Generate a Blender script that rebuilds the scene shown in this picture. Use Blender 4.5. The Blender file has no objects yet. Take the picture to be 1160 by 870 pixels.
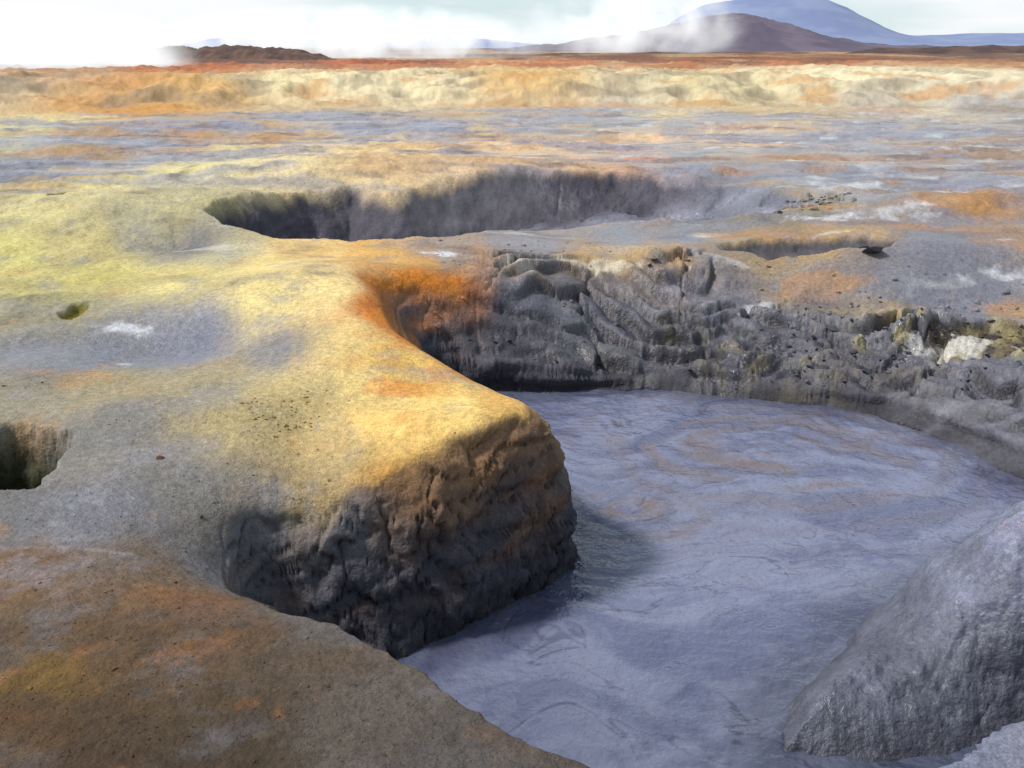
import bpy, math, numpy as np, time
t00=time.time()
rng=np.random.RandomState(7)
H=1.7; F=1138.0; PIT=math.radians(18.5); ML=-0.8
sp,cp=math.sin(PIT),math.cos(PIT)
def P(px,py,z=0.0):
    a=(px-580)/F; b=(435-py)/F
    dy=cp+b*sp; dz=-sp+b*cp
    t=(z-H)/dz
    return (a*t,dy*t)
def lin(c):
    c=np.array(c,dtype=float)/255.
    return np.where(c<=0.04045,c/12.92,((c+0.055)/1.055)**2.4)
# ---------- noise ----------
ANG=rng.rand(256,256)*2*np.pi
GX=np.cos(ANG).astype(np.float32); GY=np.sin(ANG).astype(np.float32)
GXr=GX.ravel();GYr=GY.ravel()
def perlin(x,y):
    xf=np.floor(x); yf=np.floor(y)
    xi=xf.astype(np.int32)&255; yi=yf.astype(np.int32)&255
    u=(x-xf).astype(np.float32); v=(y-yf).astype(np.float32)
    x1=((xi+1)&255)<<8; y1=(yi+1)&255; xi=xi<<8
    def g(ix,iy,du,dv):
        k=ix|iy
        return GXr[k]*du+GYr[k]*dv
    su=u*u*u*(u*(u*6-15)+10); sv=v*v*v*(v*(v*6-15)+10)
    a=g(xi,yi,u,v); b=g(x1,yi,u-1,v); c=g(xi,y1,u,v-1); d=g(x1,y1,u-1,v-1)
    return ((a+(b-a)*su)*(1-sv)+(c+(d-c)*su)*sv)*np.float32(1.5)
def fbm(x,y,o=4,seed=0,gain=.5):
    x=np.asarray(x,dtype=np.float32);y=np.asarray(y,dtype=np.float32)
    s=0;a=1.;n=0;fx=1.
    for i in range(o):
        s=s+a*perlin(x*np.float32(fx)+np.float32(17.3*(i+1)+seed*31.7%211),y*np.float32(fx)-np.float32(11.9*(i+1)-seed*7.13%97))
        n+=a;a*=gain;fx*=2.07
    return s*np.float32(1.3/n)
def ridged(x,y,o=4,seed=0):
    x=np.asarray(x,dtype=np.float32);y=np.asarray(y,dtype=np.float32)
    s=0;a=1.;n=0;fx=1.
    for i in range(o):
        s=s+a*(1-np.abs(perlin(x*np.float32(fx)+np.float32(9.3*(i+1)+seed*21.7%211),y*np.float32(fx)-np.float32(5.9*(i+1)-seed*3.13%97)))*2)
        n+=a;a*=.5;fx*=2.1
    return s*np.float32(1/n)
R1=rng.rand(256,256).astype(np.float32);R2=rng.rand(256,256).astype(np.float32);R3=rng.rand(256,256).astype(np.float32)
def worley(x,y):
    x=np.asarray(x,dtype=np.float32);y=np.asarray(y,dtype=np.float32)
    xf=np.floor(x);yf=np.floor(y)
    f1=np.full(x.shape,9.,np.float32);f2=f1.copy();cid=np.zeros(x.shape,np.float32)
    ddx=np.zeros(x.shape,np.float32)
    for i in(-1,0,1):
        for j in(-1,0,1):
            cx=xf+i;cy=yf+j
            ix=cx.astype(np.int32)&255;iy=cy.astype(np.int32)&255
            dx=cx+R1[ix,iy]-x;dy=cy+R2[ix,iy]-y
            d=np.sqrt(dx*dx+dy*dy).astype(np.float32)
            cl=d<f1
            f2=np.where(cl,f1,np.minimum(f2,d)); cid=np.where(cl,R3[ix,iy],cid); ddx=np.where(cl,dy,ddx)
            f1=np.where(cl,d,f1)
    return f1,f2,cid,ddx
def ss(a,b,x):
    t=np.clip((x-a)/(b-a),0,1); return t*t*(3-2*t)
def boxblur(a,kr,kc,n=2):
    a=a.astype(np.float64)
    for _ in range(n):
        for ax,k in((0,kr),(1,kc)):
            pd=[(0,0),(0,0)];pd[ax]=(k+1,k)
            c=np.cumsum(np.pad(a,pd,'edge'),axis=ax)
            if ax==0:a=(c[2*k+1:]-c[:-2*k-1])/(2*k+1)
            else:a=(c[:,2*k+1:]-c[:,:-2*k-1])/(2*k+1)
    return a
# ---------- polygons ----------
def polydist(x,y,pts,data):
    n=len(pts); best=np.full(x.shape,1e9,np.float32); out=np.zeros(x.shape+(data.shape[1],),np.float32)
    ins=np.zeros(x.shape,bool)
    for i in range(n):
        ax,ay=pts[i];bx,by=pts[(i+1)%n]
        ex,ey=bx-ax,by-ay;L=ex*ex+ey*ey+1e-9
        t=np.clip(((x-ax)*ex+(y-ay)*ey)/L,0,1)
        d=np.hypot(x-ax-ex*t,y-ay-ey*t)
        m=d<best
        best=np.where(m,d,best)
        tm=t[m][:,None]
        out[m]=data[i]*(1-tm)+data[(i+1)%n]*tm
        c=((ay>y)!=(by>y))
        xx=ax+(y-ay)*ex/(ey if abs(ey)>1e-9 else 1e-9)
        ins^=(c&(x<xx))
    return np.where(ins,-best,best),out
GD=(78,76,86);GM=(110,110,122);BR=(146,110,76);OC=(216,166,88);OR=(232,138,30);BK=(128,133,158);NB=(98,82,66);GL=(120,117,120);BD=(100,103,118)
pool=[
(285,656,-.12,.1,NB,GD,0),(350,684,-.04,.1,NB,GD,0),(462,718,-.0,.1,NB,GD,0),(522,764,-.0,.1,NB,GD,0),(612,814,-.0,.1,NB,GD,0),
(715,862,0,.1,NB,GD,0),(790,900,0,.12,GM,GD,0),(890,882,0,.12,BK,GD,0),(970,858,0,.12,BK,GD,0),(1060,824,0,.12,BK,GD,0),(1150,780,0,.12,BK,GD,0),
(1200,810,-.7,.4,BK,BD,0),(1090,850,-.8,1.1,BK,BD,0),(980,868,-.8,1.2,BK,BD,0),(880,855,-.8,1.2,BK,BD,0),(885,800,-.8,1.2,BK,BD,0),(945,745,-.8,1.0,BK,BD,0),(980,700,-.8,.75,BK,BD,0),
(1050,662,-.8,.7,BK,BK,0),(1150,625,-.8,.7,BK,BK,0),(1260,600,-.8,.6,BK,BK,0),(1200,558,-.8,.8,GM,GM,.6),
(1130,528,-.8,.9,GM,GM,1),(1080,501,-.8,1.,GM,GM,1),(1000,471,-.8,1.,GM,GD,1),(900,457,-.8,.95,GM,GD,1),(820,449,-.8,.95,GM,GD,1),(740,440,-.8,.95,GM,GD,1),
(640,446,-.8,.9,GM,GD,1),(560,446,-.8,.8,GM,GD,1),(505,444,-.8,.6,OR,GD,.4),
((-.42,6.35),0,-.8,.55,OR,BR,0),((-.02,5.65),0,-.8,.5,OR,BR,0),((.2,5.1),0,-.8,.3,OC,BR,0),
(648,600,-.8,.30,OC,GD,0),(655,645,-.8,.26,BR,GD,0),(605,676,-.8,.26,BR,GD,0),(545,706,-.8,.28,BR,GD,0),(490,734,-.8,.32,BR,GD,0),(440,752,-.8,.32,GL,GD,0),(390,760,-.8,.34,GL,GD,0),(330,740,-.7,.3,GL,GD,0)]
def mk(pl):
    pts=[];dat=[]
    for p in pl:
        pts.append(p[0] if isinstance(p[0],tuple) else P(p[0],p[1],p[2]))
        dat.append([p[3],*lin(p[4]),*lin(p[5]),p[6]])
    return pts,np.array(dat)
poolP,poolD=mk(pool)
C2=[(222,240,.15),(255,262,.02),(300,272,0),(400,276,0),(490,275,-.02),(580,268,-.1),(700,262,-.15),(850,262,-.15),(910,238,-.1),(870,214,0),(800,203,.05),(700,194,.1),(600,191,.15),(500,198,.15),(440,208,.15),(400,200,.2),(330,207,.2),(270,220,.2)]
c2P=[P(*c) for c in C2]
c2w=[.9,.5,.45,.45,.6,1.2,1.5,1.5,1.2,1.1,1.1,1.2,1.2,1.4,1.4,1.5,1.4,1.3]
c2D=np.array([[w,d] for w,d in zip(c2w,[.9,.9,.9,.9,.7,.4,.28,.22,.22,.3,.35,.4,.5,.7,.82,.95,.95,.95])])
pits=[
([(815,293),(900,297),(1000,294),(1022,288),(985,281),(900,278),(835,281),(812,286)],-.12,.12,.22,(84,80,84)),
([(1040,378),(1060,396),(1120,402),(1200,402),(1210,370),(1120,364),(1060,367)],-.4,.14,.14,(76,66,60)),
([(-60,500),(-10,486),(40,483),(76,490),(82,508),(64,530),(36,548),(0,553),(-60,556)],0,.4,.14,(52,56,30)),
([(46,226),(70,218),(96,219),(80,227),(56,231)],.15,.07,.16,(120,92,40)),
([(66,358),(84,347),(108,345),(98,356),(84,364),(70,364)],0,.07,.08,(130,118,30)),
]
S="""20 640 112 84 56;50 800 100 76 50;150 700 118 90 60;200 672 138 98 62;250 800 106 86 62;350 760 112 94 78;420 830 108 97 88;520 850 105 97 92;250 860 88 70 50
62 768 132 104 45;15 835 110 80 35;380 712 120 112 108;150 640 118 98 80;320 660 118 102 86;240 720 122 94 66;100 870 88 66 45;450 780 112 102 94;100 740 112 88 62
20 590 112 110 112;120 575 118 116 122;250 590 112 109 112;330 605 105 101 104;200 540 130 126 122;120 500 134 130 126;300 560 124 116 110;30 455 150 143 124;130 440 168 156 126
60 400 137 135 141;120 400 134 134 144;200 375 132 132 148;60 360 152 148 126;230 430 175 163 130;250 480 178 163 122;310 400 142 138 137;330 450 200 182 132;380 400 232 208 145
380 350 252 228 165;300 350 236 218 155;300 310 240 218 150;200 320 226 212 145;100 320 206 197 124;40 330 196 187 126;20 290 212 205 134;100 285 200 188 132;195 277 125 122 122
240 292 195 187 155;350 290 238 204 140;420 292 230 185 112;470 303 205 160 98;430 480 248 212 135;520 468 252 222 142;580 460 230 186 112;400 545 222 175 95;470 530 205 158 85
370 500 198 176 128;420 440 242 218 150;450 425 234 196 112;450 345 218 132 40;430 365 208 120 30;500 330 182 112 45;350 560 130 112 95;340 520 168 149 112;270 540 140 130 118
560 305 180 148 108;650 295 208 170 108;720 290 228 192 134;780 295 205 165 112;600 280 150 145 150;700 268 140 140 150;800 268 140 138 146;520 287 165 150 140;580 318 124 113 106
650 312 118 115 116;740 330 112 112 120;850 320 120 120 130;870 268 165 145 115;950 264 185 155 112;1050 262 127 124 134;1120 245 168 134 100;1000 238 160 145 132;1100 300 132 130 140
1050 315 128 127 137;1100 335 155 152 142;1150 345 205 196 140;920 355 150 145 122;960 370 145 142 120;1010 370 155 150 120;1060 400 118 115 112;1140 400 145 132 104;1150 450 112 110 114;1090 440 110 110 118;880 240 122 115 110;922 240 158 149 122
50 250 222 212 155;120 230 234 221 155;200 200 239 227 165;250 180 244 231 170;350 172 242 219 172;450 178 240 210 160;560 180 234 198 155;650 166 238 196 150;750 160 244 208 168;860 158 236 208 176
180 245 202 193 146;150 270 178 171 142;300 190 240 222 176;400 190 228 202 155;730 180 202 158 134;800 188 152 138 138
900 185 170 142 124;960 205 195 195 198;1000 170 170 147 132;1050 190 162 128 104;1100 200 148 142 146;1140 180 160 136 116;1120 222 140 137 148;960 160 172 166 172;1060 150 168 157 152;1150 150 165 154 152;850 135 165 161 170
40 190 148 147 158;100 178 172 144 112;60 212 196 176 130;20 232 202 188 136;150 163 158 154 160;200 153 190 152 120;300 152 196 163 128;400 142 167 162 168;100 152 165 150 136;30 162 140 142 154
500 137 162 157 168;600 130 160 157 169;700 127 172 168 174;650 145 188 172 154;1000 127 172 167 174;1100 125 172 167 170;780 145 178 169 168;250 138 160 154 160;350 128 167 161 164"""
SB="""50 115 234 224 172;20 130 227 217 165;140 105 212 158 90;110 118 202 155 85;220 100 222 180 118;300 95 242 227 182;400 95 244 230 190;500 95 242 226 187;600 95 224 188 130;700 95 238 226 188;830 95 228 216 172;950 92 242 232 195;1100 92 242 232 198;0 98 240 230 195;350 105 222 197 142;560 108 228 202 148;760 108 230 214 170;900 105 215 192 148;1040 105 230 217 177"""
SF="""30 84 190 135 95;200 76 188 115 78;400 72 186 100 70;600 71 200 125 88;800 72 190 122 84;950 72 190 124 86;1100 64 120 90 74;1100 72 188 138 100;500 66 150 94 70;250 68 118 80 66;700 65 122 80 62;900 66 152 98 70;40 72 150 98 70;850 60 105 78 64;300 60 95 70 62;600 60 100 74 64;100 64 145 100 74"""
SX="""1100 700 130 135 160 -.4;1150 600 134 138 164 -.1;1080 640 128 132 156 -.5;1100 760 120 124 146 -.5;1000 862 122 127 148 0;1150 830 126 130 150 0;1240 700 132 136 162 0;1000 500 106 106 116 -.6"""
samp=[]
def add(s,z0,hw):
    for l in s.replace("\n",";").split(";"):
        v=[float(q) for q in l.split()]
        z=v[5] if len(v)>5 else z0
        X,Y=P(v[0],v[1],z)
        c=np.array(v[2:5]);ch=max(0,c[0]-c[2])
        c[1]-=.05*ch;c[2]-=.12*ch
        samp.append((X,Y,*lin(np.clip(c,0,252)),hw))
add(S,0.,.6);add(SB,.5,.28);add(SF,.85,.28);add(SX,0,.6)
ALB=.75
gu=np.linspace(-1000,1000,260);gv=np.concatenate([np.linspace(0,120,200,endpoint=False),np.linspace(120,1500,380)])
GV,GU=np.meshgrid(gv,gu,indexing='ij')
W=np.zeros(GU.shape);C=np.zeros(GU.shape+(3,))
for Xs,Ys,cr,cg,cb,hw in samp:
    rr=math.hypot(Xs,Ys);su=F*math.atan2(Xs,Ys);sv=F*math.atan(H/rr)
    d2=((GU-su)*np.where(GV<75,.22,.55))**2+((GV-sv)*np.where(GV<75,2.2,1.25))**2+90
    w_=1/(d2*d2)
    W+=w_;C+=w_[...,None]*np.array([cr,cg,cb])
TAB=(C/W[...,None]).astype(np.float32)
def colmap(x,y):
    r=np.hypot(x,y);u=F*np.arctan2(x,y);v=F*np.arctan(H/r)
    lo=np.clip(r/5,.6,40)
    s=np.clip(r/30,1,3)
    u=u+fbm(x*1.1/lo,y*1.1/lo,6,3,.62)*60*s
    v=v+fbm(x*1.1/lo,y*1.1/lo,6,9,.62)*26*np.clip(6/r,.12,1)
    fu=np.clip(np.interp(u,gu,np.arange(len(gu))),0,len(gu)-1.001);fv=np.clip(np.interp(v,gv,np.arange(len(gv))),0,len(gv)-1.001)
    iu=fu.astype(int);iv=fv.astype(int);a=(fu-iu)[:,None];b=(fv-iv)[:,None]
    return (TAB[iv,iu]*(1-a)+TAB[iv,iu+1]*a)*(1-b)+(TAB[iv+1,iu]*(1-a)+TAB[iv+1,iu+1]*a)*b
# ---------- terrain grid ----------
NA=1150
az=np.radians(np.linspace(-44,44,NA))
rs=np.concatenate([np.geomspace(.5,1.7,30,endpoint=False),np.geomspace(1.7,10,800,endpoint=False),np.geomspace(10,60,340,endpoint=False),np.geomspace(60,600,90,endpoint=False),np.geomspace(600,9000,24)])
NR=len(rs)
Rr,A=np.meshgrid(rs,az,indexing='ij')
X=(Rr*np.sin(A)).ravel();Y=(Rr*np.cos(A)).ravel();R=Rr.ravel()
def gb(x,y,px,py,z,sx,sy,h):
    cx,cy=P(px,py,z)
    return h*np.exp(-((x-cx)/sx)**2-((y-cy)/sy)**2)
def topo(x,y):
    r=np.hypot(x,y)
    T=.05*fbm(x*.35,y*.35,3,1)
    T=T+np.clip((r-9)/14,0,1)*(1-ss(28,34,r))*(.16*fbm(x*.16,y*.3,4,2)+.05*(ridged(x*.5,y*.8,5,14)-.4))
    T=T+ss(7.5,9,r)*(1-ss(14,20,r))*ss(1.0,2.5,x)*.08*fbm(x*.9,y*.9,4,16)
    T=T+gb(x,y,150,225,.2,2.6,1.4,.24)+gb(x,y,330,185,.2,2.6,1.3,.24)+gb(x,y,560,180,.2,3,1.5,.17)
    T=T+gb(x,y,340,325,.1,.9,1.0,.18)+gb(x,y,400,400,0,.35,.8,.09)-gb(x,y,190,385,0,.6,.5,.14)
    T=T+gb(x,y,250,300,0,.8,.7,.05)-gb(x,y,195,277,0,.35,.35,.12)
    T=T+gb(x,y,530,480,0,.36,.25,.07)-gb(x,y,345,490,0,.16,.5,.06)+gb(x,y,210,470,0,.5,.25,.05)
    T=T-gb(x,y,400,610,-.1,.32,.36,.20)-gb(x,y,330,610,-.1,.40,.42,.26)
    lw=ss(.0,.8,x+.12*(y-8))*(1-ss(7.9,9.1,y+.25*fbm(x*.9,y*.9,3,15)))*ss(5.2,6.6,y)
    T=T-gb(x,y,700,255,0,2.,1.0,.10)-.38*lw+gb(x,y,700,288,0,1.1,.3,.08)-gb(x,y,600,345,-.1,.6,.6,.16)
    T=T+gb(x,y,1320,600,0,.7,.7,.10)+gb(x,y,960,255,0,.8,.4,.12)+gb(x,y,700,250,-.2,.35,.5,.14)
    T=T+gb(x,y,1100,235,0,1.5,.8,.15)
    bl=33+3*fbm(x*.05,y*.0+3,3,5)-5*ss(-5,-22,x)+2.0*fbm(x*.25,y*.1,4,12)
    T=T+ss(bl,bl+6,r)*(.72+.26*fbm(x*.09,y*.12,3,6))+ss(bl-1.5,bl+2,r)*.38*(ridged(x*.28,y*.28,6,4)-.35)*(1-ss(60,90,r))
    T=T+ss(60,200,r)*.5*fbm(x*.02,y*.03,4,8)
    return T
T=topo(X,Y)
col=colmap(X,Y)
m=ss(10,15,R)*(1-ss(28,31,R))
st=fbm(X*.3,Y*.6,7,21,.6)
st2=fbm(X*.9,Y*2.2,5,22)
grey=lin((148,148,166));och=lin((192,148,106));wht=lin((228,228,228))
k=(m*ss(-.05,.2,st)*.75)[:,None];col=col*(1-k)+grey*k
k=(m*ss(.16,.35,-st)*.5)[:,None];col=col*(1-k)+och*k
k=(m*ss(.12,.4,fbm(X*.5,Y*1.4,5,24))*.55)[:,None];col=col*(1-k)+lin((104,102,116))*k
k=(ss(6.5,10,R)*(1-ss(30,36,R))*ss(.40,.55,st2)*ss(-2,1,X-Y*.02)*.6)[:,None];col=col*(1-k)+wht*k
mb=ss(28,34,R)*(1-ss(40,60,R));g=fbm(X*.3,Y*.3,5,30)
k=(mb*ss(.05,.35,g)*.55)[:,None];col=col*(1-k)+lin((208,146,76))*k
k=(mb*ss(.05,.35,-g)*.6)[:,None];col=col*(1-k)+lin((148,130,108))*k
mf=ss(46,60,R);aa=np.arctan2(X,Y);g=fbm(aa*9,np.log(R)*2.5,5,38)
k=(mf*ss(.0,.3,g)*.6)[:,None];col=col*(1-k)+lin((205,170,128))*k
k=(mf*ss(.05,.35,-g)*.6)[:,None];col=col*(1-k)+lin((96,70,60))*k
mn=(1-ss(10,14,R))
q=fbm(X*1.6,Y*1.6,6,31,.65)
k=(mn*ss(.08,.45,q)*.42)[:,None];col=col*(1-k)+lin((146,144,154))*k
k=(mn*ss(.2,.55,-q)*.3*ss(3.2,4.,R))[:,None];col=col*(1-k)+lin((214,150,70))*k
k=(ss(7.5,9,R)*(1-ss(14,18,R))*ss(1,2.4,X)*ss(-.1,.3,fbm(X*.8,Y*1.2,5,39))*.6)[:,None];col=col*(1-k)+lin((126,126,140))*k
k=(ss(7.5,9,R)*(1-ss(14,18,R))*ss(1,2.4,X)*ss(.1,.35,-fbm(X*.9,Y*1.6,5,27))*.5)[:,None];col=col*(1-k)+lin((196,142,80))*k
k=(gb(X,Y,450,430,0,.25,.7,1.)*ss(-.1,.35,fbm(X*3,Y*3,5,35))*.7)[:,None];col=col*(1-k)+lin((222,126,30))*k
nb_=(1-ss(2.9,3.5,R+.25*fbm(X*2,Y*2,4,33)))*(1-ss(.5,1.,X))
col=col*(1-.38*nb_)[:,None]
k=(nb_*ss(.05,.4,fbm(X*2.5,Y*2.5,6,36,.65))*.5)[:,None];col=col*(1-k)+lin((66,50,34))*k
k=(nb_*ss(.15,.45,fbm(X*3,Y*3,6,37,.65))*ss(.2,-.5,X)*.5)[:,None];col=col*(1-k)+lin((140,92,45))*k
k=(nb_*ss(-.1,.4,fbm(X*1.6,Y*1.6,5,28))*.4)[:,None];col=col*(1-k)+lin((98,92,92))*k
Z=T.copy()
rough=np.full(X.shape,.85,np.float32)
wet=ss(.02,-.05,col[:,0]-col[:,2]*1.12)
rough-= .5*wet
pud=ss(8,11,R)*(1-ss(26,31,R))*ss(.08,.16,fbm(X*.4,Y*.8,4,34))*ss(-1,1.5,X-.0*Y)
pud=np.maximum(pud,ss(13,16,R)*(1-ss(26,31,R))*ss(.12,.2,fbm(X*.35,Y*.7,4,26)))
rough=rough-pud*.8*rough
Z+= .018*fbm(X*2.6,Y*2.6,5,40)*np.clip(R/5,.6,3)*(1-.9*pud)
Z+= .004*fbm(X*16,Y*16,4,41)*(R<16)
wallm=np.zeros(X.shape,np.float32);layr=np.zeros(X.shape,np.float32)
# ---- pool ----
sel=np.where((R<10.8)&(X>-3)&(X<5.5)&(R>1.2))[0]
x=X[sel];y=Y[sel]
wx=x+.035*fbm(x*3.5,y*3.5,4,50)+.10*fbm(x*.9,y*.9,2,52)*ss(5,6.5,y);wy=y+.035*fbm(x*3.5,y*3.5,4,51)
d,D=polydist(wx,wy,poolP,poolD)
w=D[:,0];ter=D[:,7]
t=np.clip(d/w,0,1)
Tt=Z[sel]
isb=ss(.9,1.2,x)*ss(6.2,5.4,y)*ss(2.35,2.65,y)
isl=ss(-.3,-.5,x)*ss(4.9,4.5,y)*ss(3.1,3.3,y)
far_pr=.36*ss(0,.16,t)+.30*t+.34*ss(.35,1.,t)
pr=(1-(1-t)**2.3)*(1-ter)+far_pr*ter
pr=pr*(1-isb)+(1-(1-t)**1.5)*isb
pr=pr*(1-isl)+(1-(1-t)**1.6)*isl
h=ML-.02+(Tt-ML+.02)*pr
full=Z.copy();full[sel]=h;full=full.reshape(NR,NA)
fb=boxblur(full,16,24,3).ravel()[sel]
kb=isb*ss(.08,.35,d);h=h*(1-kb)+fb*kb
fb=boxblur(full,5,12,2).ravel()[sel]
kb=(1-isb)*ss(.06,.25,d)*ss(3.2,3.5,y);h=h*(1-kb)+fb*kb
# overlapping, broken mud sheets on the far shelf
fm=ter*ss(0.05,.2,d)*(1-ss(1.1,1.7,d+.4*fbm(x*1.1,y*1.1,3,67)))*ss(-.65,-.25,x)
patch=ss(-.35,.1,fbm(x*.6,y*.6,2,64))
p1,p2,pid,_=worley(x*1.25+.35*fbm(x*1.3,y*1.3,3,55),y*1.7+.35*fbm(x*1.3,y*1.3,3,56))
g1,g2,gid,_=worley(x*3.1+.3*fbm(x*2.3,y*2.3,3,57),y*3.9+.3*fbm(x*2.3,y*2.3,3,58))
def sheets(n,sd,wob,fx,fy,oc,ph):
    v=d*n+wob*fbm(x*fx,y*fy,oc,sd,.4)+ph
    f=v-np.floor(v);return f,np.floor(v)
s1,i1=sheets(3.4,60,2.6,.75,.6,3,pid*1.0)
s2,i2=sheets(8.0,61,2.6,.9,.7,3,pid*2.3+gid*.9)
def saw(f): return ss(0,.10,f)*(1-.85*ss(.2,1.,f))
am1=.5+.9*ss(-.3,.4,fbm(x*.8,y*1.1,3,59))
h=h+fm*(.11*am1*(saw(s1)-.4)+.04*(saw(s2)-.4)*(.25+.75*patch)+(gid-.5)*.03*patch)
crk=np.maximum(1-ss(.0,.045,p2-p1),(1-ss(0,.07,g2-g1))*.6*patch)
h=h-fm*.035*crk
h=h+fm*.04*fbm(x*1.6,y*2.0,4,65)
riser=np.maximum(((1-ss(.05,.13,s1))+ss(.90,1.,s1)*.9)*np.clip(am1,0,1),((1-ss(.04,.13,s2))+ss(.93,1,s2)*.7)*.55*patch);riser=np.clip(riser,0,1)
bk=isb*ss(.02,.25,d)
h=h+bk*(.08*fbm(x*1.8,y*1.8,6,72,.6)-.06*(ridged(x*1.9,y*2.3,5,73)-.4))
ins=d<0
h=np.where(ins,ML-.03-.4*ss(0,.15,-d),h)
Z[sel]=h
cz=fbm(x*2.5,h*5,4,80)
vv=np.clip(pr+.30*cz-.08,0,1)
vv=ss(.3,.98,vv)[:,None]
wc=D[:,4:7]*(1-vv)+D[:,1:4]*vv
wc=wc*(1+.22*fbm(x*7,h*9,4,81)+.25*fbm(x*4,y*4,4,85))[:,None]
k=((1-ter)*(1-isb)*ss(.05,.4,fbm(x*3,h*7,4,84))*.4*ss(.15,.5,pr)*ss(3.2,3.8,y)*(1-.6*isl))[:,None];wc=wc*(1-k)+lin((162,114,62))*k
k=(ter*ss(.05,.4,fbm(x*1.6,y*2.2,5,82))*.4)[:,None]; wc=wc*(1-k)+lin((146,145,150))*k
k=(ter*ss(.05,.4,-fbm(x*1.3,y*1.9,5,87))*.35)[:,None]; wc=wc*(1-k)+lin((78,76,84))*k
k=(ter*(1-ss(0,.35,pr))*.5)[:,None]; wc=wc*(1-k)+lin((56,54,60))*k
bm_=(1-ss(.8,1.1,d/w+.22*fbm(x*3,y*3,4,83)))[:,None]
bm_=np.maximum(bm_,(fm*.85*ss(-.4,.1,fbm(x*1.2,y*1.2,4,86)))[:,None])
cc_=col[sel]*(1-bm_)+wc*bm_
k=(fm*np.maximum(crk*.7,riser*.8))[:,None]; cc_=cc_*(1-k)+lin((40,38,43))*k  # undercut shade painted dark on risers; cracks darkened too
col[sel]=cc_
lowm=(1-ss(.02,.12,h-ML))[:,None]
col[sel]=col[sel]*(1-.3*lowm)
wl=(1-ss(.8,1.05,d/w))*(~ins)
wallm[sel]=wl*(1-.75*isb)*(1-.3*isl)*(1-.85*ter*ss(.08,.2,d))
layr[sel]=ter
rough[sel]=rough[sel]-.45*fm-.35*bk
# ---- crater 2 ----
sel=np.where((R>7)&(R<22)&(X>-7)&(X<7))[0]
x=X[sel];y=Y[sel]
wx=x+.14*fbm(x*1.1,y*1.1,4,90);wy=y+.2*fbm(x*1.1,y*1.1,4,91)
d,D=polydist(wx,wy,c2P,c2D)
t=np.clip(-d/D[:,0],0,1);pr=1-(1-t)**1.7
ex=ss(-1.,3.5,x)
dep=D[:,1]*(1-ex)+ex*np.minimum(D[:,1],.38)
h=Z[sel]-dep*pr
tm=ss(.02,.3,t)*(1-.3*ss(.9,1,t))
h=h+tm*(.10*fbm(x*.9,y*.7,3,92)+.02*fbm(x*3,y*3,3,93))
f1,f2,cid,ddy=worley(x*1.6+.5*fbm(x,y,3,94),y*1.8+.5*fbm(x,y,3,98))
h=h+tm*((cid-.5)*.06-.03*(1-ss(0,.1,f2-f1)))*ss(-.5,1.5,x)
Z[sel]=h
far=ss(11,12.5,y)
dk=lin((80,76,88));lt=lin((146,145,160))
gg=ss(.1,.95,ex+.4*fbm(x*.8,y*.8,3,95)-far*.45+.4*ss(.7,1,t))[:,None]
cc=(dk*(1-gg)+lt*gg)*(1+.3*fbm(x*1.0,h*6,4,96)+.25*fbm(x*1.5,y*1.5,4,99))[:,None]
k=ss(.0,.14,t+.1*fbm(x*2,y*2,4,97))[:,None]
col[sel]=col[sel]*(1-k)+cc*k
rough[sel]=rough[sel]-.4*k[:,0]*ss(.6,1,t)
wallm[sel]=np.maximum(wallm[sel],ss(.03,.2,t)*.45)
layr[sel]=np.maximum(layr[sel],.5*ss(.03,.2,t))
# ---- pits ----
for pi,(pp,pz,dep,w_,c) in enumerate(pits):
    pts=[P(a,b,pz) for a,b in pp]
    cx=np.mean([q[0] for q in pts]);cy=np.mean([q[1] for q in pts])
    sel=np.where((np.abs(X-cx)<2.2)&(np.abs(Y-cy)<2.5))[0]
    x=X[sel];y=Y[sel];s=.3*w_+.015
    wx=x+s*fbm(x*4,y*4,4,100+pi);wy=y+s*fbm(x*4,y*4,4,110+pi)
    d,_=polydist(wx,wy,pts,np.zeros((len(pts),1)))
    t=np.clip(-d/w_,0,1);pr=1-(1-t)**2.0
    Z[sel]-=dep*pr-.02*ss(.05,.3,t)*ridged(x*6,y*6,3,120+pi)*dep/.3
    k=ss(.0,.35,t)[:,None]
    cc=lin(c)*(1+.6*fbm(x*7,Z[sel]*14,4,130+pi))[:,None]
    col[sel]=col[sel]*(1-k)+cc*k
    wallm[sel]=np.maximum(wallm[sel],ss(.05,.3,t)*.6)
# ---- rubble zone ----
sel=np.where((R>5)&(R<9.5)&(X>1.2))[0];x=X[sel];y=Y[sel]
cx,cy=P(1040,372,-.4)
rm=np.exp(-((x-cx)/1.4)**2-((y-cy)/.5)**2)*ss(-.2,.2,fbm(x*2,y*2,3,140))
f1,f2,cid,ddy=worley(x*8+.6*fbm(x*4,y*4,3,142),y*8+.6*fbm(x*4,y*4,3,143))
Z[sel]+=rm*(.03*(cid)+.04*(.6-f1)+.05*fbm(x*5,y*5,4,141))
k=(rm*.7*ss(.25,.7,cid))[:,None];col[sel]=col[sel]*(1-k)+lin((188,172,118))*k
def crust(px,py,sx,sy,thr,seed,c=(226,226,232),st=.8):
    cx,cy=P(px,py);sel=np.where((np.abs(X-cx)<3*sx)&(np.abs(Y-cy)<3*sy))[0];x=X[sel];y=Y[sel]
    q=np.exp(-((x-cx)/sx)**2-((y-cy)/sy)**2)+.75*fbm(x*3.5,y*3.5,6,seed,.65)
    k=(ss(thr,thr+.35,q)*st)[:,None];col[sel]=col[sel]*(1-k)+lin(c)*k
crust(140,372,.24,.12,.6,150);crust(138,402,.12,.07,.7,151,st=.6);crust(505,290,.35,.2,.7,152);crust(255,262,.4,.4,.8,153,st=.6)
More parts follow.
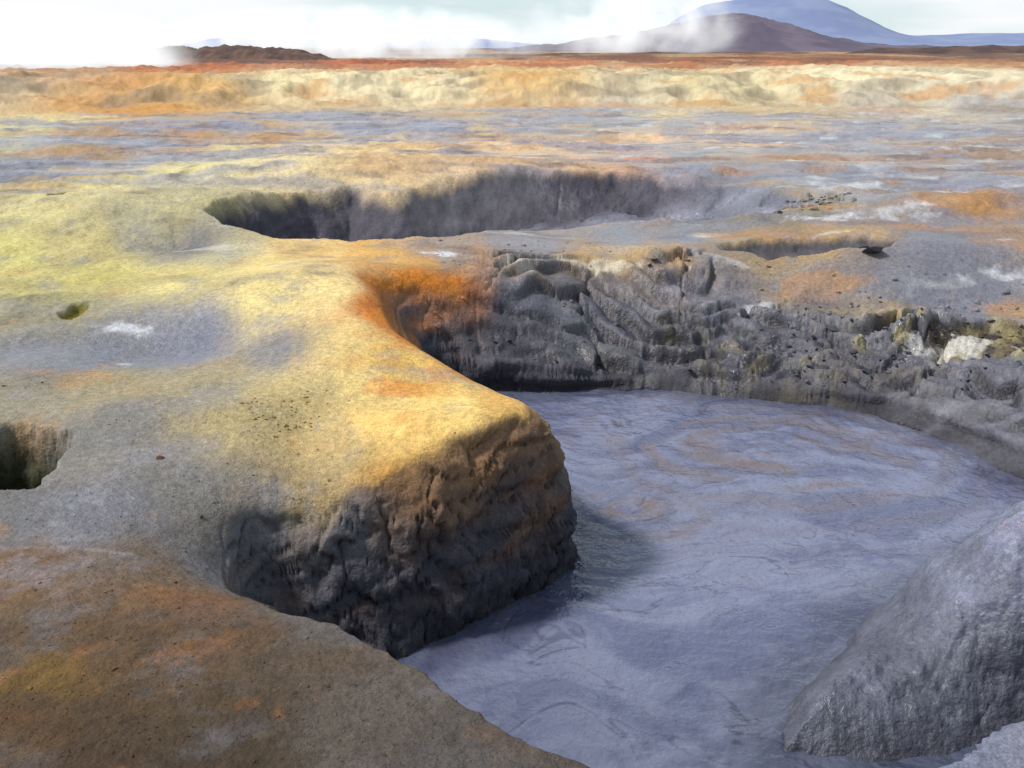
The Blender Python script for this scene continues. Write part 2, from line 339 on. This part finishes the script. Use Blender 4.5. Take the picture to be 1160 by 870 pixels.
crust(960,212,.9,.7,.7,154,st=.7);crust(240,285,.6,.2,.6,155,(215,210,195),.6);crust(700,288,.6,.12,.5,156,(235,222,196));crust(590,300,.3,.2,.6,157,(200,190,180))
crust(80,616,.9,.03,.7,158,(150,145,142),.6);crust(1150,290,.7,.3,.75,159,st=.6);crust(1110,325,.8,.25,.65,160,(215,212,204));crust(720,178,.6,.3,.7,161)
crust(1000,245,1.,.5,.7,163,st=.6);crust(850,300,.8,.2,.8,164,st=.5);crust(930,250,.5,.2,.6,165,st=.7)
col*= (1+.20*fbm(X*2.2,Y*2.2,5,170)+.12*fbm(X*12,Y*12,3,171)*(R<20))[:,None]
# ---------- redistribute rows along slope ----------
Zg=Z.reshape(NR,NA)
dl=np.diff(np.log(rs))[:,None]*np.ones((1,NA))
dzr=np.abs(np.diff(Zg,axis=0))/Rr[:-1]
wt=dl*np.interp(rs[:-1],[0,1.6,1.8,10,60,600,9000],[.3,.3,1,1,.8,.25,.1])[:,None]+.55*dzr*(Rr[:-1]<25)
ker=np.ones(25)/25
wt=np.apply_along_axis(lambda a:np.convolve(np.pad(a,12,'edge'),ker,'valid'),1,wt)
cum=np.vstack([np.zeros((1,NA)),np.cumsum(wt,axis=0)])
NR2=1400
Z2=np.empty((NR2,NA));L2=np.empty((NR2,NA));fields=[col[:,0],col[:,1],col[:,2],rough,wallm,layr]
O2=[np.empty((NR2,NA),np.float32) for _ in fields]
idx=np.arange(NR);lrs=np.log(rs)
fg=[f.reshape(NR,NA) for f in fields]
for j in range(NA):
    q=np.interp(np.linspace(0,cum[-1,j],NR2),cum[:,j],idx)
    L2[:,j]=np.interp(q,idx,lrs);Z2[:,j]=np.interp(q,idx,Zg[:,j])
    for o,f in zip(O2,fg):o[:,j]=np.interp(q,idx,f[:,j])
R2g=np.exp(L2);Xg=R2g*np.sin(az)[None];Yg=R2g*np.cos(az)[None]
col2=np.stack([O2[0].ravel(),O2[1].ravel(),O2[2].ravel()],1);rough2=O2[3].ravel();wm=O2[4];ly=O2[5]
def grad(a): return np.gradient(a,axis=0),np.gradient(a,axis=1)
xr,xc=grad(Xg);yr,yc=grad(Yg);zr,zc=grad(Z2)
nx=yr*zc-zr*yc;ny=zr*xc-xr*zc;nz=xr*yc-yr*xc
nl=np.sqrt(nx*nx+ny*ny+nz*nz)+1e-12;sg=np.sign(nz);nx,ny,nz=nx/nl*sg,ny/nl*sg,nz/nl*sg
nx,ny,nz=[boxblur(a,5,5,1) for a in (nx,ny,nz)]
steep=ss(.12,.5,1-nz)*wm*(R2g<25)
sc=np.clip(R2g/5,.8,2.5)
U=(Xg+.6*Yg)/sc;V=Z2/sc
Ur,Vr=U.ravel(),V.ravel()
wv=.25*fbm(Ur*1.2,Vr*1.2,3,192)
f1,f2,cid,_=worley(Ur*4+.5*fbm(Ur*4,Vr*4,3,190),(Vr+wv*.3)*8+.8*fbm(Ur*3,Vr*3,3,191))
f1=f1.reshape(Xg.shape);f2=f2.reshape(Xg.shape);cid=cid.reshape(Xg.shape);wv=wv.reshape(Xg.shape)
dA=.09*fbm(U*2.2,V*4,5,180,.55)+.05*(cid-.5)-.03*(1-ss(0,.15,f2-f1))+.02*(ridged(U*6,V*10,4,182)-.5)
lay=fbm(U*.8,(V+wv*.25)*16,3,184,.6)
dB=.04*np.tanh(lay*3)+.02*fbm(U*3,V*8,3,185)+.04*fbm(U*1.5,V*3,3,186)
disp=(dA*(1-ly)+dB*ly)*sc*steep
X2=(Xg+nx*disp).ravel();Y2=(Yg+ny*disp).ravel();Zf=(Z2+nz*disp*.5).ravel()
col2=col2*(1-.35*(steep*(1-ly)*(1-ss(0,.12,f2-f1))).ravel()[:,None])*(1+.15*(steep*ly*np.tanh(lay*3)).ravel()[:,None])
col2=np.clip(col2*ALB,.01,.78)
rough2=np.clip(rough2,.1,1)
def gridmesh(name,Xa,Ya,Za,nr,nc,colr=None,mask=None,flip=False):
    me=bpy.data.meshes.new(name)
    co=np.stack([Xa,Ya,Za],1).astype(np.float32)
    i=np.arange((nr-1)*(nc-1));r=i//(nc-1);c=i%(nc-1);a=r*nc+c
    f=np.stack([a,a+nc,a+nc+1,a+1],1) if not flip else np.stack([a,a+1,a+nc+1,a+nc],1)
    if mask is not None: f=f[mask[f].any(1)]
    me.vertices.add(len(co));me.vertices.foreach_set('co',co.ravel())
    me.loops.add(f.size);me.loops.foreach_set('vertex_index',f.ravel().astype(np.int32))
    me.polygons.add(len(f));me.polygons.foreach_set('loop_start',(np.arange(len(f))*4).astype(np.int32))
    me.polygons.foreach_set('loop_total',np.full(len(f),4,np.int32))
    me.polygons.foreach_set('use_smooth',np.ones(len(f),bool))
    if colr is not None:
        at=me.color_attributes.new('Col','FLOAT_COLOR','POINT')
        at.data.foreach_set('color',colr.astype(np.float32).ravel())
    me.update(calc_edges=True)
    ob=bpy.data.objects.new(name,me);bpy.context.scene.collection.objects.link(ob)
    return ob
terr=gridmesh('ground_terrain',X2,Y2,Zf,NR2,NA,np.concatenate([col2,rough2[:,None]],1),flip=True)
t_ter=time.time()-t00
def newmat(name):
    m=bpy.data.materials.new(name);m.use_nodes=True;nt=m.node_tree
    return m,nt,nt.nodes['Principled BSDF']
def N(nt,t,**k):
    n=nt.nodes.new(t)
    for a,b in k.items():
        if a in n.inputs: n.inputs[a].default_value=b
        else: setattr(n,a,b)
    return n
def bumpchain(nt,bs,specs,vec):
    prev=None
    for sc_,dist,det in specs:
        nz_=N(nt,'ShaderNodeTexNoise');nz_.inputs['Scale'].default_value=sc_;nz_.inputs['Detail'].default_value=det;nz_.inputs['Roughness'].default_value=.6
        nt.links.new(vec,nz_.inputs['Vector'])
        b=N(nt,'ShaderNodeBump');b.inputs['Distance'].default_value=dist;b.inputs['Strength'].default_value=1
        nt.links.new(nz_.outputs['Fac'],b.inputs['Height'])
        if prev: nt.links.new(prev.outputs[0],b.inputs['Normal'])
        prev=b
    nt.links.new(prev.outputs[0],bs.inputs['Normal'])
m,nt,bs=newmat('mineral_soil')
at=N(nt,'ShaderNodeAttribute');at.attribute_name='Col'
geo=N(nt,'ShaderNodeNewGeometry')
def nmul(scale,det,lo,hi,ro=.7):
    nz_=N(nt,'ShaderNodeTexNoise');nz_.inputs['Scale'].default_value=scale;nz_.inputs['Detail'].default_value=det;nz_.inputs['Roughness'].default_value=ro
    nt.links.new(geo.outputs['Position'],nz_.inputs['Vector'])
    mr=N(nt,'ShaderNodeMapRange');mr.inputs['From Min'].default_value=.3;mr.inputs['From Max'].default_value=.7;mr.inputs['To Min'].default_value=lo;mr.inputs['To Max'].default_value=hi
    nt.links.new(nz_.outputs['Fac'],mr.inputs['Value']);return mr
a1=nmul(30,6,.68,1.32);a2=nmul(160,3,.66,1.34)
mu=N(nt,'ShaderNodeMath');mu.operation='MULTIPLY';nt.links.new(a1.outputs[0],mu.inputs[0]);nt.links.new(a2.outputs[0],mu.inputs[1])
mx=N(nt,'ShaderNodeVectorMath');mx.operation='SCALE'
nt.links.new(at.outputs['Color'],mx.inputs[0]);nt.links.new(mu.outputs[0],mx.inputs['Scale'])
nt.links.new(mx.outputs[0],bs.inputs['Base Color']);nt.links.new(at.outputs['Alpha'],bs.inputs['Roughness'])
bs.inputs['Specular IOR Level'].default_value=.4
bumpchain(nt,bs,[(12,.022,5),(70,.006,6)],geo.outputs['Position'])
terr.data.materials.append(m);soil=m
# ---------- mud ----------
gx=np.linspace(-1.6,4.6,760);gy=np.linspace(1.6,8.2,820)
MY,MX=np.meshgrid(gy,gx,indexing='ij');mx_=MX.ravel();my_=MY.ravel()
d,_=polydist(mx_,my_,poolP,np.zeros((len(poolP),1)))
wx=mx_+.5*fbm(mx_*.8,my_*.8,3,200);wy=my_+.5*fbm(mx_*.8,my_*.8,3,201)
mz=.012*fbm(wx*1.2,wy*2.4,3,202)+.012*(ridged(wx*1.8,wy*3.4,4,203)-.5)*ss(-.5,.2,fbm(mx_*.7,my_*.7,2,213))
swc=np.zeros(mx_.shape)
for px,py,s,am in [(870,510,1.1,.004),(705,575,.5,.004),(930,490,.5,.003)]:
    cx,cy=P(px,py,ML);rr=np.hypot((mx_-cx),(my_-cy)*1.15)+.13*fbm(mx_*1.6,my_*1.6,4,204)
    e=np.exp(-(rr/s)**2);mz+=am*e*np.sin(rr*36/ (s+.4))
    swc=np.maximum(swc,e*(.5+.5*np.sin(rr*20+3.5*fbm(mx_*1.5,my_*1.5,3,205))))
foam=ss(-.25,.3,fbm(wx*1.0,wy*2.2,5,206,.6))
mc=lin((148,154,184))[None]*np.ones((len(mx_),1))
k=(.75*foam)[:,None];mc=mc*(1-k)+lin((106,112,148))*k
k=(swc*ss(-.4,.1,fbm(wx*1.2,wy*3,4,207))*.95)[:,None];mc=mc*(1-k)+lin((142,124,122))*k
ln=np.abs(fbm(wx*1.4,wy*2.8,5,208));k=((1-ss(.0,.04,ln))*.6*ss(-.3,.2,fbm(mx_,my_,2,214)))[:,None];mc=mc*(1-k)+lin((76,80,112))*k
nearm=ss(4.4,2.8,my_)
mz+=nearm*(.012*ridged(wx*4,wy*5,4,209))
mc=mc*(1-.25*nearm)[:,None]
edge=ss(-.35,.0,d+.08*fbm(mx_*3,my_*3,3,210))[:,None];mc=mc*(1-.4*edge)
mcol=np.concatenate([np.clip(mc*.60,0,1),np.full((len(mx_),1),.4)],1)
mud=gridmesh('mud_pool',mx_,my_,ML+mz,820,760,mcol,mask=d<.35,flip=True)
m,nt,bs=newmat('wet_mud');at=N(nt,'ShaderNodeAttribute');at.attribute_name='Col';geo=N(nt,'ShaderNodeNewGeometry')
nt.links.new(at.outputs['Color'],bs.inputs['Base Color']);bs.inputs['Roughness'].default_value=.1;bs.inputs['Specular IOR Level'].default_value=.6
bumpchain(nt,bs,[(5,.04,4),(26,.0015,3)],geo.outputs['Position'])
mud.data.materials.append(m)
# ---------- hills ----------
def hill(name,cx,cy,lx,ly,hf,colf,nx=240,ny=90,z0=0.):
    gx=np.linspace(-1,1,nx);gy=np.linspace(-1,1,ny);YY,XX=np.meshgrid(gy,gx,indexing='ij');a=XX.ravel();b=YY.ravel()
    z=hf(a,b);c=colf(a,b,z)
    return gridmesh(name,cx+a*lx,cy+b*ly,z+z0,ny,nx,np.concatenate([c,np.full((len(a),1),.95)],1),flip=True)
def pxx(px,dist): return (px-580)/F*cp*dist
def zz(py,dist): return H+dist*math.tan(math.atan((435-py)/F)-PIT)
def ridgehill(name,dist,x0,x1,knots,c1,c2,dep,seed,rg=.12):
    xs0=pxx(x0,dist);xs1=pxx(x1,dist)
    kk=np.array([((k[0]-x0)/(x1-x0)*2-1,zz(k[1],dist)) for k in knots])
    Hm=kk[:,1].max()
    def hf(a,b):
        t=np.interp(a,kk[:,0],kk[:,1])
        t=(t+np.interp(a-.04,kk[:,0],kk[:,1])+np.interp(a+.04,kk[:,0],kk[:,1]))/3
        e=np.clip(1-np.abs(b),0,1);e=e*e*(3-2*e)
        return (t+.5)*e*(1+rg*(ridged(a*4,b*3,5,seed)-.5)*(1-.5*e)) -.5+rg*.25*Hm*fbm(a*9,b*6,4,seed+1)*e
    def cf(a,b,z):
        k=ss(-.2,.3,fbm(a*6,b*5,5,seed+2))[:,None];return (lin(c1)*(1-k)+lin(c2)*k)*ALB
    return hill(name,(xs0+xs1)/2,dist,abs(xs1-xs0)/2,dep,hf,cf)
hs=[]
hs.append(ridgehill('dark_lava_hill',90,90,400,[(90,74),(130,64),(160,57),(190,53),(230,55),(270,52),(330,56),(370,64),(400,74)],(88,66,60),(112,84,70),9,300,.35))
hs.append(ridgehill('brown_hill',330,560,1120,[(560,56),(650,48),(700,40),(745,31),(790,20),(830,15),(870,23),(910,36),(950,46),(1000,51),(1060,53),(1120,56)],(98,88,108),(116,104,122),60,310,.25))
hs.append(ridgehill('lava_ridge',170,930,1300,[(930,66),(990,55),(1050,54),(1100,52),(1180,52),(1300,58)],(80,62,60),(105,80,70),14,320,.3))
hs.append(ridgehill('distant_mountain',3200,720,1500,[(720,52),(750,34),(780,10),(810,2),(850,-4),(890,-6),(930,-2),(960,14),(1000,38),(1040,41),(1100,37),(1160,38),(1300,34),(1500,50)],(132,146,186),(144,158,194),500,330,.08))  # aerial haze painted in as bluish base colour
hs.append(ridgehill('distant_hills',2600,380,620,[(380,52),(420,42),(455,32),(500,28),(530,42),(620,52)],(160,170,205),(170,178,208),300,340,.1))  # bluish tint stands for haze, put into the base colour
hs.append(ridgehill('distant_hills.001',2800,200,400,[(200,54),(240,44),(300,42),(350,44),(400,54)],(170,178,210),(180,186,214),300,350,.1))  # pale blue base colour imitates haze here as well
m,nt,bs=newmat('volcanic_slope');at=N(nt,'ShaderNodeAttribute');at.attribute_name='Col'
nt.links.new(at.outputs['Color'],bs.inputs['Base Color']);bs.inputs['Roughness'].default_value=.95
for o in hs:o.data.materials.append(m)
def hz(x,y):
    r=math.hypot(x,y);a=math.atan2(x,y)
    i=int(np.clip(np.searchsorted(rs,r),1,NR-1));j=int(np.clip(round((a-az[0])/(az[1]-az[0])),0,NA-1))
    return float(Zg[i,j]),col[i*NA+j]*ALB
import bmesh
def stones(name,items,seed):
    r=np.random.RandomState(seed);vs=[];fs=[];cs=[];off=0
    bm=bmesh.new();bmesh.ops.create_icosphere(bm,subdivisions=2,radius=1);bm.verts.ensure_lookup_table()
    V=np.array([v.co[:] for v in bm.verts]);Fc=np.array([[v.index for v in f.verts] for f in bm.faces]);bm.free()
    for (x,y,s,fl,c) in items:
        z,_=hz(x,y)
        v=V.copy()
        for q in range(9):
            n=r.normal(size=3);n/=np.linalg.norm(n);dd=r.uniform(.4,.8);pj=v@n
            v-=np.outer(np.maximum(pj-dd,0),n)
        v*=np.array([r.uniform(.7,1.4),r.uniform(.7,1.2),fl*r.uniform(.7,1.2)])*s
        a=r.rand()*6.28;tl=r.normal()*.3
        Rz=np.array([[math.cos(a),-math.sin(a),0],[math.sin(a),math.cos(a),0],[0,0,1]]);Rx=np.array([[1,0,0],[0,math.cos(tl),-math.sin(tl)],[0,math.sin(tl),math.cos(tl)]])
        v=v@Rz.T@Rx.T+np.array([x,y,z+s*fl*.1])
        vs.append(v);fs.append(Fc+off);off+=len(v);cs.append(np.repeat([[*c,.85]],len(v),0))
    vs=np.concatenate(vs);fs=np.concatenate(fs);cs=np.concatenate(cs)
    me=bpy.data.meshes.new(name);me.from_pydata(vs.tolist(),[],fs.tolist())
    at=me.color_attributes.new('Col','FLOAT_COLOR','POINT');at.data.foreach_set('color',cs.astype(np.float32).ravel())
    ob=bpy.data.objects.new(name,me);bpy.context.scene.collection.objects.link(ob);me.materials.append(soil);return ob
it=[]
r=np.random.RandomState(3)
for i in range(900):
    px=r.uniform(0,560);py=r.uniform(620,869)
    X_,Y_=P(px,py);z,c=hz(X_,Y_)
    if z<-.12: continue
    it.append((X_,Y_,r.uniform(.002,.005)*(1 if r.rand()<.93 else 1.9),.6,np.clip(c*r.uniform(.6,1.6),0,1)))
for i in range(90):
    px=r.normal(320,28);py=r.normal(472,12);X_,Y_=P(px,py);z,c=hz(X_,Y_);it.append((X_,Y_,abs(r.normal(0,.006))+.003,.5,c*np.array([1,.8,.6])*r.uniform(.7,1.1)))
for i in range(200):
    px=r.uniform(20,640);py=r.uniform(440,620);X_,Y_=P(px,py);z,c=hz(X_,Y_)
    if z<-.15: continue
    it.append((X_,Y_,r.uniform(.003,.008),.5,c*r.uniform(.6,1.2)))
for px,py,s in [(48,436,.012),(258,608,.018),(5,440,.015),(195,640,.012),(285,618,.012),(182,518,.02),(225,560,.012),(45,660,.01),(240,700,.012)]:
    X_,Y_=P(px,py);it.append((X_,Y_,s,.6,lin((120,75,45))*.6))
stones('pebbles',it,5)
it=[]
for i in range(450):
    px=r.uniform(880,1200);py=r.normal(380,16);X_,Y_=P(px,py,-.4);z,c=hz(X_,Y_)
    if z<-.7: continue
    it.append((X_,Y_,abs(r.normal(0,.012))+.006,.7,c*r.uniform(.8,1.2)))
for i in range(160):
    px=r.uniform(490,900);py=r.uniform(330,436);X_,Y_=P(px,py,-.5);z,c=hz(X_,Y_)
    if z<ML+.05: continue
    it.append((X_,Y_,abs(r.normal(0,.014))+.006,.5,c*r.uniform(.9,1.15)))
for px,py,s,z_ in [(962,322,.2,-.4),(982,332,.15,-.4)]:
    X_,Y_=P(px,py,z_);it.append((X_,Y_,s,.4,lin((92,88,96))*.6))
for i in range(60):
    px=r.normal(925,25);py=r.normal(238,5);X_,Y_=P(px,py,-.05);z,c=hz(X_,Y_);it.append((X_,Y_,abs(r.normal(0,.03))+.01,.6,c*r.uniform(.7,1.2)))
stones('rubble',it,6)
# ---------- steam ----------
def steam(name,cx,cy,cz,sx,sy,sz,dens,nscale,thr,seed,em=.5):
    bm=bmesh.new();bmesh.ops.create_icosphere(bm,subdivisions=3,radius=1);me=bpy.data.meshes.new(name);bm.to_mesh(me);bm.free()
    ob=bpy.data.objects.new(name,me);ob.location=(cx,cy,cz);ob.scale=(sx,sy,sz);bpy.context.scene.collection.objects.link(ob)
    m=bpy.data.materials.new('steam_'+name);m.use_nodes=True;nt=m.node_tree;nt.nodes.remove(nt.nodes['Principled BSDF'])
    out=nt.nodes['Material Output'];vs=N(nt,'ShaderNodeVolumePrincipled');vs.inputs['Color'].default_value=(1,1,1,1);vs.inputs['Anisotropy'].default_value=.1
    tc=N(nt,'ShaderNodeTexCoord');ln=N(nt,'ShaderNodeVectorMath');ln.operation='LENGTH';nt.links.new(tc.outputs['Object'],ln.inputs[0])
    mr=N(nt,'ShaderNodeMapRange');mr.inputs['From Min'].default_value=1;mr.inputs['From Max'].default_value=.25;nt.links.new(ln.outputs['Value'],mr.inputs['Value'])
    mp=N(nt,'ShaderNodeMapping');mp.inputs['Scale'].default_value=(sx/sz,sy/sz,1);mp.inputs['Location'].default_value=(seed,seed*2,0);nt.links.new(tc.outputs['Object'],mp.inputs[0])
    nz=N(nt,'ShaderNodeTexNoise');nz.inputs['Scale'].default_value=nscale;nz.inputs['Detail'].default_value=4;nz.inputs['Distortion'].default_value=.5;nt.links.new(mp.outputs[0],nz.inputs['Vector'])
    m2=N(nt,'ShaderNodeMapRange');m2.inputs['From Min'].default_value=thr;m2.inputs['From Max'].default_value=thr+.25;nt.links.new(nz.outputs['Fac'],m2.inputs['Value'])
    mu=N(nt,'ShaderNodeMath');mu.operation='MULTIPLY';nt.links.new(mr.outputs[0],mu.inputs[0]);nt.links.new(m2.outputs[0],mu.inputs[1])
    mu2=N(nt,'ShaderNodeMath');mu2.operation='MULTIPLY';nt.links.new(mu.outputs[0],mu2.inputs[0]);mu2.inputs[1].default_value=dens
    mu3=N(nt,'ShaderNodeMath');mu3.operation='MULTIPLY';nt.links.new(mu2.outputs[0],mu3.inputs[0]);mu3.inputs[1].default_value=em  # steam glows with density, imitating multiply scattered light
    nt.links.new(mu2.outputs[0],vs.inputs['Density']);nt.links.new(mu3.outputs[0],vs.inputs['Emission Strength']);nt.links.new(vs.outputs[0],out.inputs['Volume']);me.materials.append(m)
steam('steam_cloud',pxx(20,52),52,1.3,9,6,2.6,1.5,1.0,.34,1,.54)
steam('steam_cloud.001',pxx(400,100),100,2.4,20,8,3.4,.7,1.2,.42,5,.54)
steam('steam_cloud.002',pxx(720,200),200,5.5,22,10,8.5,.36,1.2,.42,9,.53)
steam('steam_wisp',pxx(510,11),11.5,.15,1.2,1.0,.7,.24,1.5,.45,3,.35)
# ---------- light ----------
SE=math.radians(50);SA=math.radians(-92)
sd=(math.sin(SA)*math.cos(SE),math.cos(SA)*math.cos(SE),math.sin(SE))
from mathutils import Vector
L=bpy.data.lights.new('sun','SUN');L.energy=4.2;L.angle=math.radians(9);L.color=(1,.96,.90)
lo=bpy.data.objects.new('sun',L);bpy.context.scene.collection.objects.link(lo);lo.rotation_euler=Vector(sd).to_track_quat('Z','Y').to_euler()
w=bpy.data.worlds.new('World');bpy.context.scene.world=w;w.use_nodes=True;nt=w.node_tree
bg=nt.nodes['Background'];sk=N(nt,'ShaderNodeTexSky');sk.sky_type='NISHITA';sk.sun_disc=False;sk.sun_elevation=SE;sk.sun_rotation=SA
tc=N(nt,'ShaderNodeTexCoord');mp=N(nt,'ShaderNodeMapping');mp.inputs['Scale'].default_value=(1,1,5);nt.links.new(tc.outputs['Generated'],mp.inputs[0])
nz_=N(nt,'ShaderNodeTexNoise');nz_.inputs['Scale'].default_value=3;nz_.inputs['Detail'].default_value=7;nt.links.new(mp.outputs[0],nz_.inputs['Vector'])
mr=N(nt,'ShaderNodeMapRange');mr.inputs['From Min'].default_value=.40;mr.inputs['From Max'].default_value=.62;nt.links.new(nz_.outputs['Fac'],mr.inputs['Value'])
sx=N(nt,'ShaderNodeSeparateXYZ');nt.links.new(tc.outputs['Generated'],sx.inputs[0])
m3=N(nt,'ShaderNodeMapRange');m3.inputs['From Min'].default_value=.05;m3.inputs['From Max'].default_value=.5;m3.inputs['To Min'].default_value=1;m3.inputs['To Max'].default_value=.35;nt.links.new(sx.outputs['Z'],m3.inputs['Value'])
mm=N(nt,'ShaderNodeMath');mm.operation='MULTIPLY';nt.links.new(mr.outputs[0],mm.inputs[0]);nt.links.new(m3.outputs[0],mm.inputs[1])
mi=N(nt,'ShaderNodeMix');mi.data_type='RGBA';nt.links.new(mm.outputs[0],mi.inputs['Factor'])
ad=N(nt,'ShaderNodeMix');ad.data_type='RGBA';nt.links.new(sk.outputs[0],ad.inputs['A']);ad.inputs['B'].default_value=(8.4,10.4,11.0,1)
m4=N(nt,'ShaderNodeMath');m4.operation='MULTIPLY';m4.inputs[1].default_value=.75;nt.links.new(m3.outputs[0],m4.inputs[0]);nt.links.new(m4.outputs[0],ad.inputs['Factor'])
nt.links.new(ad.outputs['Result'],mi.inputs['A']);mi.inputs['B'].default_value=(10.8,11.0,11.2,1)
nt.links.new(mi.outputs['Result'],bg.inputs['Color']);bg.inputs['Strength'].default_value=.09
cam=bpy.data.cameras.new('camera');cam.sensor_width=36;cam.lens=36*F/1160;cam.clip_end=20000;cam.clip_start=.05
co=bpy.data.objects.new('camera',cam);co.location=(0,0,H);co.rotation_euler=(math.pi/2-PIT,0,0);bpy.context.scene.collection.objects.link(co)
bpy.context.scene.camera=co
bpy.context.scene.view_settings.view_transform='Standard'
print('times',t_ter,time.time()-t00)
